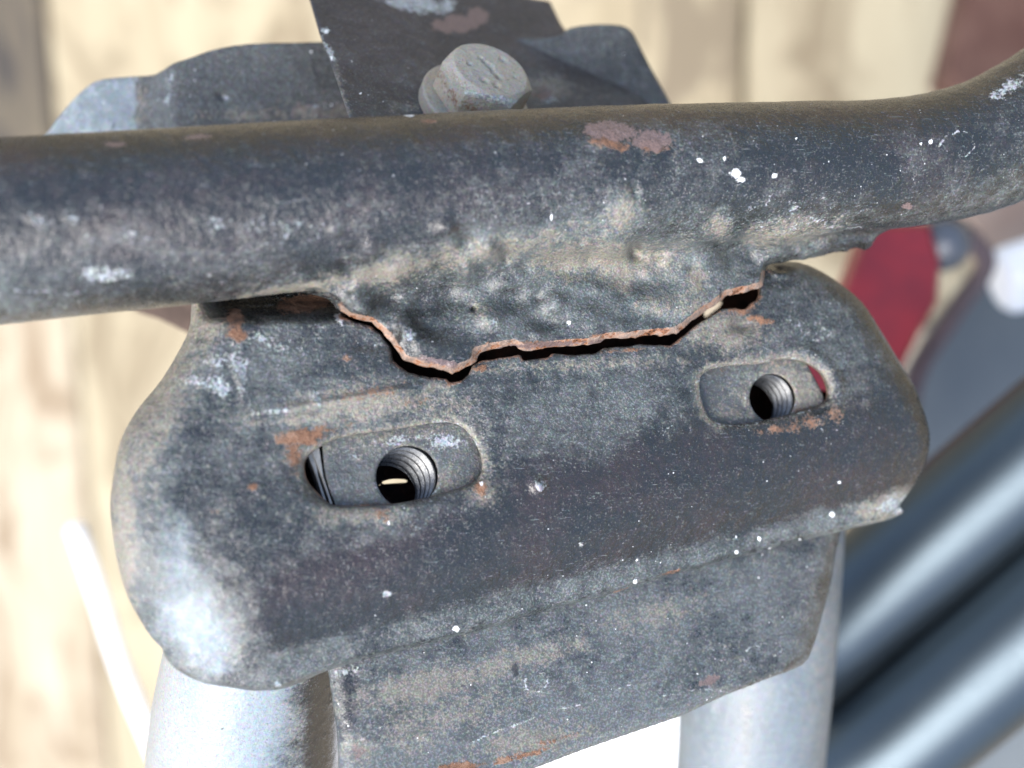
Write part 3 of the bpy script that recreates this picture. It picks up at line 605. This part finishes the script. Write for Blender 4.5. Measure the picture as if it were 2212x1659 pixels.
# =================================================================== PLATES AND BOLT BEHIND THE TUBE
ax_ = np.array([.36, .62, .70]); ax_ /= np.linalg.norm(ax_)
base = np.array(at(1020, 240, -14.0))
SA, SB = -ax_[0] / ax_[2], -ax_[1] / ax_[2]; SH0 = base[2] - SA * base[0] - SB * base[1]
splane = dict(h0=SH0, a=SA, b=SB)
strap = thing('mounting_strap', 'wide dark flat strap with chipped paint behind the cross tube, under the bolt head', 'metal strap', tuple(base))
SP = poly([(640, -60), (668, 0), (690, 75), (712, 130), (732, 190), (752, 250), (775, 330), (1470, 330), (1400, 222), (1330, 150), (1247, 96), (1212, 50), (1188, 0), (1160, -60)], 0, **splane)
def f_strap(X, Y, zp):
    d = seg_d(X, Y, SP)[..., None]; t_ = (.08 * fbm(X, Y, 7, 21) + .04 * fbm(X, Y, 1.8, 24))[..., None]
    return smax(smax(d * 1.15, zp - t_, .5), -4.0 - zp, .3)
P, Q = sdf(-34, 32, 20, 62, -4.8, .9, .33, f_strap, (SH0, SA, SB)); px, py = px_of(P)
sandm = blobs(px, py, [(1180, 190, 60, 26, 0, 1), (900, 230, 80, 20, 0, .7), (735, 200, 12, 80, -14, .8), (1300, 200, 90, 40, 0, .4)])
at_ = dict(dust=.26 * sandm + .12 * sstep(100, 230, py) + .05, sand=sandm, chalk=np.maximum.reduce([blobs(px, py, [(900, 8, 62, 20, 5, .95), (960, 12, 24, 18, 0, .8), (702, 66, 10, 9, 20, 1), (716, 118, 5, 22, -20, .95), (700, 90, 5, 20, -20, .6), (1180, 215, 30, 14, 0, .5)]), .45 * np.exp(-((py - (52 + .95 * (px - 1075))) / 4) ** 2) * (px > 1075) * (px < 1120)]),
           primer=blobs(px, py, [(990, 52, 50, 20, -8, .95), (1030, 38, 28, 20, -20, .9), (1222, 62, 7, 44, -28, .95), (1170, 200, 26, 18, 0, .6)]), rust=blobs(px, py, [(1160, 205, 24, 16, 0, .5)]), speck=.6 + 0 * px, white=blobs(px, py, [(705, 68, 5, 5, 0), (716, 125, 3, 9, -20), (778, 202, 3, 3, 0), (880, 148, 3, 3, 0)]))
mesh('strap_plate', P, Q, M_strap, strap, at_)

rear = thing('lug_plate', 'grey rounded plate with a bare worn left end, lying behind the strap', 'metal plate', at(700, 200, -24))
RPN = dict(h0=-29.5, a=-.17, b=0.0)
RP = poly(smooth([(*p, 0)[:3] for p in [(60, 330, -9), (97, 284, -8.5), (130, 240, -8), (168, 200, -7.5), (205, 172, -6.5), (262, 163, -5.2), (330, 155, -3), (392, 128), (455, 106), (540, 92), (690, 88), (900, 75), (1180, 80), (1230, 58), (1290, 50), (1340, 52), (1362, 62), (1375, 82), (1410, 150), (1450, 222), (1500, 330), (1480, 400), (300, 420), (60, 400, -8)]], 3, True), 0, **RPN)
def rr_rel(X, Y):
    t = DC / (DC - (-29.5 - .17 * X)); ax = X * t / S + 1106; ay = 829.5 - Y * t / S
    r = -4.5 * sstep(385, 300, ax) - .018 * np.clip(300 - ax, 0, 999)
    r += .10 * fbm(X, Y, 6, 71) + .04 * fbm(X, Y, 1.6, 75); r += .4 * np.exp(-((ax - 345) / 6) ** 2) * N2(X, Y, 1.2, 76)
    r -= .7 * np.exp(-((ax - 478 - .6 * (ay - 208)) / 10) ** 2 - ((ay - 208) / 9) ** 2)
    return r
def f_rear(X, Y, zp):
    d = seg_d(X, Y, RP)[..., None]; t_ = rr_rel(X, Y)[..., None]
    return smax(smax(d, zp - t_, .8), t_ - 3.5 - zp, .3)
P, Q = sdf(-76, 32, 24, 60, -14, 1.5, .33, f_rear, (-29.5, -.17, 0)); px, py = px_of(P)
bare = sstep(305, 285, px + 9 * N2(px, py, 14, 12))
at_ = dict(dust=.24 + .14 * sstep(400, 300, px) + .35 * bare - .05 * sstep(1230, 1300, px), sand=blobs(px, py, [(700, 240, 120, 20, 0, .7), (300, 230, 20, 60, 0, .5), (560, 250, 130, 12, 0, .7)]), pale=.85 * bare, chalk=np.maximum.reduce([.6 * bare, blobs(px, py, [(365, 190, 12, 60, 0, .5), (488, 210, 12, 6, 30, .8), (240, 165, 20, 5, 0, .8), (700, 105, 24, 10, 0, .5), (700, 230, 30, 8, 0, .6)])]), speck=.8 + 0 * px, pit=blobs(px, py, [(308, 190, 4, 14, 0, .7), (245, 272, 4, 12, 25, .7)]), white=blobs(px, py, [(672, 112, 3.5, 3.5, 0), (715, 226, 3.5, 3.5, 0)]))
mesh('plate_body', P, Q, M_rear, rear, at_)

# ---- bolt
bolt = thing('hex_bolt', 'dull zinc hex bolt head and washer fixed in the dark strap', 'bolt', tuple(base))
e1 = np.cross([0, 1, 0], ax_); e1 /= np.linalg.norm(e1); e2 = np.cross(ax_, e1)
PHI = 0.0
def fit_phi():
    fc = np.array(at(1049, 147, base[2] + 8.2 * ax_[2])); tgt = np.array([(984, 197), (1090, 220), (1137, 170)]); best = None
    for ph in np.linspace(0, math.pi / 3, 60):
        c = np.array([fc + 6.4 * (e1 * math.cos(ph + k * math.pi / 3) + e2 * math.sin(ph + k * math.pi / 3)) - ax_ * .8 for k in range(6)])
        qx, qy = px_of(c); e = sum(np.min((qx - t[0]) ** 2 + (qy - t[1]) ** 2) for t in tgt)
        if best is None or e < best[0]: best = (e, ph)
    return best[1]
PHI = fit_phi()
def local_frame(X, Y, Z):
    U = (X - base[0], Y - base[1], Z - base[2])
    dot = lambda v: U[0] * v[0] + U[1] * v[1] + U[2] * v[2]
    return dot(e1), dot(e2), dot(ax_)
def bolt_f(kind):
    def f(X, Y, zp):
        a, b, c = local_frame(X[..., None], Y[..., None], zp)
        r = np.sqrt(a * a + b * b)
        if kind == 'washer': return smax(smax(r - 8.0, c - 2.0, .25), -.2 - c, .2)
        hx = np.full(r.shape, -99.0, np.float32)
        for k in range(3):
            an = PHI + math.pi / 6 + k * math.pi / 3; hx = np.maximum(hx, np.abs(a * math.cos(an) + b * math.sin(an)) - 5.75)
        top = 7.6 + .05 * N2(a[..., 0] if 0 else X, Y, .9, 6)[..., None]
        g = smax(hx, c - top, .18); g = np.maximum(g, (r - 5.35 + (c - 7.6) * 1.0) * .7)
        g = smax(g, 1.9 - c, .2)
        # neck collar under the head
        g = smin(g, smax(r - 5.9, np.abs(c - 2.9) - .9, .2), .3)
        for (u_, v_, q_) in ((-.9, 2.2, .4), (-.5, 1.5, .5), (.0, .8, .7), (.2, .0, .5), (.3, -.7, .6), (.8, -1.6, .7), (2.6, 2.4, .6), (-3.0, .6, .5), (-1.8, -2.6, .7), (-.2, -3.5, .6), (3.4, -1.2, .35)):
            g = np.maximum(g, .30 - np.sqrt(((a - u_) / q_ * .3) ** 2 + ((b - v_) / q_ * .3) ** 2 + ((c - top) * .9) ** 2))
        return g
    return f
lo = base - 9; hi = base + 12
for kind, nm, h in (('head', 'bolt_head', .14), ('washer', 'washer', .2)):
    P, Q = sdf(lo[0], hi[0], lo[1], hi[1], lo[2], hi[2], h, bolt_f(kind)); px, py = px_of(P)
    a, b, c = local_frame(P[:, 0], P[:, 1], P[:, 2])
    sd = np.clip(.4 + .6 * fbm(px, py, 40, 15), 0, 1) + .5 * sstep(6, 3, c)
    at_ = dict(dust=.05 + .1 * sd, sand=sd, chalk=.0 + .75 * blobs(px, py, [(1060, 212, 60, 7, 12, 1), (1086, 210, 10, 7, 0, 1.2), (965, 165, 6, 30, -25, .6), (905, 190, 10, 30, -30, .6)]) + .3 * sstep(7.4, 7.2, c) * (c > 6.2), pit=.8 * (c > 7.1) * np.clip(blobs(a, b, [(-.6, 1.8, .35, .8, 15), (.1, .3, .4, .9, 10), (.6, -1.2, .4, .8, 20), (2.6, 2.4, .3, .3, 0), (-3., .6, .35, .25, 0), (-1.8, -2.6, .5, .35, 0), (-.2, -3.5, .4, .3, 0)]) + .3 * fbm(a, b, .8, 17), 0, 1) * .7, rust=.62 * sstep(2.0, 4.0, c) * sstep(6.5, 4.5, c) * (.6 + .4 * N2(px, py, 30, 4)) + 0)
    mesh(nm, P, Q, M_zinc, bolt, at_)

# =================================================================== FLOOR AND BACKGROUND
Bi = B.inverted()
def on_floor(px, py, h=0.0):
    c = cam_o.matrix_world.translation; d = (B @ Vector(((px - 1106) * S, (829.5 - py) * S, 0)).__mul__(1) if 0 else (B @ (Vector(((px - 1106) * S, (829.5 - py) * S, 0)) / 1000))) - c
    t = (h - c.z) / d.z; return c + d * t
def set_struct(o, k='structure'): o['kind'] = k; return o
def wmesh(name, V, F, m, parent=None, smooth=False):
    me = bpy.data.meshes.new(name); me.from_pydata([tuple(v) for v in V], [], F); me.materials.append(m)
    me.polygons.foreach_set('use_smooth', [smooth] * len(me.polygons)); o = bpy.data.objects.new(name, me); col.objects.link(o)
    if parent: o.parent = parent
    return o
def wood(name, c1, c2, c3, sc=1.0):
    m = bpy.data.materials.new(name); t, p = NT(m); g = G(t)
    s = lambda a, b: tuple(v * .001 for v in (a, b, a))
    a = g.noise(tuple(.001 * v for v in (38 * sc, 4 * sc, 38)), 5, .6, 1.2); b = g.noise(tuple(.001 * v for v in (26, 12, 26)), 5, .65, 1.2); f = g.noise(.4, 4, .7)
    c = g.mix(g.map(a, .34, .66), c1, c2); c = g.mix(g.map(b, .47, .62, 0, .9), c, c3); c = g.mix(g.map(f, .5, .8, 0, .3), c, c2)
    t.links.new(c, p.inputs['Base Color']); p.inputs['Roughness'].default_value = .75
    t.links.new(g.bump(a, .4, .001), p.inputs['Normal']); return m
W_pale = wood('pale_wood', (.33, .285, .185), (.255, .21, .13), (.15, .115, .065))
W_dark = wood('weathered_dark_wood', (.10, .08, .045), (.04, .03, .022), (.015, .012, .010), 1.4)
W_ochre = wood('ochre_wood', (.30, .25, .155), (.23, .185, .11), (.13, .10, .06))
W_white = wood('overexposed_wood', (.36, .31, .225), (.26, .21, .135), (.15, .10, .052))  # lighter wood that paints in the overexposure of the lower boards
gm = simple('yard_ground', (.16, .14, .11), (.24, .21, .17), .9, 0, .01, .3)
ground = set_struct(wmesh('ground', [(-60, -60, -.045), (60, -60, -.045), (60, 60, -.045), (-60, 60, -.045)], [(0, 1, 2, 3)], gm))
floor = bpy.data.objects.new('floor', None); col.objects.link(floor); set_struct(floor)
yd = (B.to_3x3() @ Vector((.06, 1, 0))); yd.z = 0; yd.normalize(); xd = Vector((yd.y, -yd.x, 0))
seams_px = [-960, -420, 118, 860, 1605, 2330, 3000]
c0 = on_floor(1106, 250)
us = [(on_floor(s_, 250) - c0).dot(xd) for s_ in seams_px]
ws = us[1] - us[0]
us = [us[0] - .16 * k for k in range(5, 0, -1)] + us + [us[-1] + .16 * k for k in range(1, 6)]
mats = {5: W_ochre, 6: W_ochre, 7: W_dark}
mats_l = [W_pale, W_ochre, W_pale, W_dark, W_ochre, W_pale, W_dark, W_pale, W_ochre, W_pale, W_ochre, W_ochre, W_pale, W_pale, W_ochre, W_pale, W_dark, W_pale, W_ochre, W_pale, W_pale, W_ochre]
floor.location = (c0.x, c0.y, -.02)
for i in range(len(us) - 1):
    a, b = us[i] + .0006, us[i + 1] - .0006; hgt = .022 + random.uniform(-.0015, .0015)
    joint = (on_floor(1106, 620) - c0).dot(yd) + random.uniform(-.012, .012)
    for L0, L1, mm in ((-1.3, joint - .0012, W_white if i % 5 != 2 else W_pale), (joint + .0012, 1.3, mats_l[i % len(mats_l)])):  # lower row lighter: overexposure put into its wood colour
        V = []
        for z_, ins in ((-.0, 0), (hgt - .002, 0), (hgt, .002)):
            for (u_, v_) in ((a + ins, L0 + ins), (b - ins, L0 + ins), (b - ins, L1 - ins), (a + ins, L1 - ins)):
                V.append((u_, v_, z_))
        F = [(3, 2, 1, 0), (8, 9, 10, 11)] + [(r + k, r + (k + 1) % 4, r + 4 + (k + 1) % 4, r + 4 + k) for r in (0, 4) for k in range(4)]
        o = wmesh('plank', V, F, mm, floor)
        o.matrix_parent_inverse = Matrix.Identity(4)
        q = Matrix((( xd.x, yd.x, 0), (xd.y, yd.y, 0), (0, 0, 1))).to_4x4(); o.matrix_local = q

# things lying behind, out of focus
M_wht = simple('white_plastic', (.76, .78, .80), (.84, .84, .84), .4, 0, .1, .1)
M_red = simple('dark_red_plastic', (.13, .005, .012), (.20, .008, .014), .4, 0, .08, .1)
M_grey = simple('grey_panel_paint', (.085, .10, .108), (.11, .125, .13), .55, 0, .02, .1)
M_blk = simple('gloss_black_paint', (.004, .006, .008), (.007, .010, .013), .43, 0, .05, .1)
M_blk.node_tree.nodes['Principled BSDF'].inputs['IOR'].default_value = 1.85
M_blk.node_tree.nodes['Principled BSDF'].inputs['Specular Tint'].default_value = (.68, .86, 1, 1)
M_brn = simple('reddish_brown_board', (.075, .03, .018), (.12, .06, .04), .8, 0, .05, .3)
M_pnk = simple('pinkish_board', (.26, .17, .12), (.36, .26, .19), .8, 0, .05, .3)
def mk(name, label, cat, org, geo, m, part, smooth=True, group=None):
    r = thing(name, label, cat, org, group); mesh(part, geo[0], geo[1], m, r, smooth=smooth); return r
pt = [at(168, 1150, -215), at(215, 1290, -216), at(262, 1440, -214), at(345, 1640, -212), at(400, 1780, -212)]
r_ = thing('white_rod', 'thin white rod lying diagonally over the pale floor at lower left', 'rod', pt[2])
V, F = tube_geo(spline(pt, 8), 2.5, 16); mesh('rod_body', V, F, M_wht, r_); V, F = tube_geo([at(160, 1133, -215), at(164, 1142, -215), pt[0]], [1.2, 2.7, 2.8], 16); mesh('end_cap', V, F, M_wht, r_)
V, F = slab([at(x, y, -120) for x, y in ((1885, 480), (2010, 478), (2035, 560), (2030, 650), (1990, 720), (1930, 840), (1860, 960), (1700, 900), (1690, 780), (1800, 700))], 12, 1.5)
mk('red_panel', 'dark red plastic part out of focus right of the bracket', 'plastic part', at(1930, 650, -120), (V, F), M_red, 'panel_body', False)
V, F = slab([at(x, y, -165) for x, y in ((2128, 575), (2400, 500), (2700, 900), (2700, 1900), (1700, 1900), (1800, 1300), (1960, 1010), (1975, 800), (2040, 690))], 10, 1.5)
mk('grey_panel', 'flat blue grey panel out of focus behind the black tubes', 'panel', at(2100, 900, -165), (V, F), M_grey, 'panel_body', False)
rail = thing('dark_rail', 'thin dark bent rail along the left edge of the grey panel', 'rail', at(2040, 700, -135))
V, F = tube_geo(spline([at(2040, 470, -130), at(2100, 520, -132), at(2128, 575, -135), at(2060, 680, -138), at(1985, 800, -140), at(1962, 900, -140), at(1958, 1050, -138)], 8), [2.3] * 49, 20); mesh('rail_tube', V, F, simple('rail_paint', (.06, .045, .05), (.09, .06, .065), .6), rail)
V, F = tube_geo([at(2036, 526, -128), at(2042, 530, -123), at(2045, 532, -121)], [6.5, 5.5, 3.0], 24); mesh('glare_stud', V, F, simple('glare_blue', (.06, .07, .085), (.10, .11, .13), .35, .3), rail)  # added stud standing in for a soft blue glare
wb = thing('white_bottle', 'small bright white rounded bottle end resting at the upper corner of the grey panel', 'bottle', at(2210, 610, -140))
V, F = tube_geo([at(2148, 612, -142), at(2156, 609, -142), at(2175, 605, -142), at(2250, 585, -142), at(2380, 550, -142)], [3, 6.5, 8, 8.5, 8.5], 28); mesh('bottle_body', V, F, M_wht, wb)
V, F = slab([at(x, y, -230) for x, y in ((2112, -120), (2040, 165), (2080, 205), (2180, 250), (2420, 200), (2420, -120))], 16, 2)
mk('brown_board', 'reddish brown board out of focus in the top right corner', 'board', at(2150, 100, -230), (V, F), M_brn, 'board_body', False)
V, F = slab([at(x, y, -220) for x, y in ((2060, 440), (2140, 570), (2300, 640), (2500, 480), (2420, 330))], 12, 2)
mk('pink_board', 'pinkish board behind the cross tube, above the white cap', 'board', at(2200, 480, -220), (V, F), M_pnk, 'board_body', False)
for k, (a, b, r0, lab) in enumerate([((1690, 1439, -98), (2700, 600, -62), 12.4, 'glossy black tube nearest the bracket edge, upper of two diagonal tubes'), ((1690, 1804, -98), (2700, 965, -62), 12.6, 'glossy black tube at the lower right corner, lower of two diagonal tubes')]):
    A, C = Vector(at(*a)), Vector(at(*b)); t_ = thing('black_tube', lab, 'tube', tuple((A + C) / 2), 'black tubes behind the bracket')
    V, F = tube_geo([A + (C - A) * (i / 6) for i in range(7)], r0, 48); mesh('tube_body', V, F, M_blk, t_)
V, F = slab([at(x, y, -190) for x, y in ((1130, 1480), (1520, 1420), (1560, 2050), (1100, 2050))], 1.5, .2)
mk('glare_sheet', 'bright white sheet below, seen in the gap between the two down tubes', 'sheet', at(1330, 1650, -190), (V, F), M_wht, 'sheet_face', False)  # white slab added in place of blown-out floor
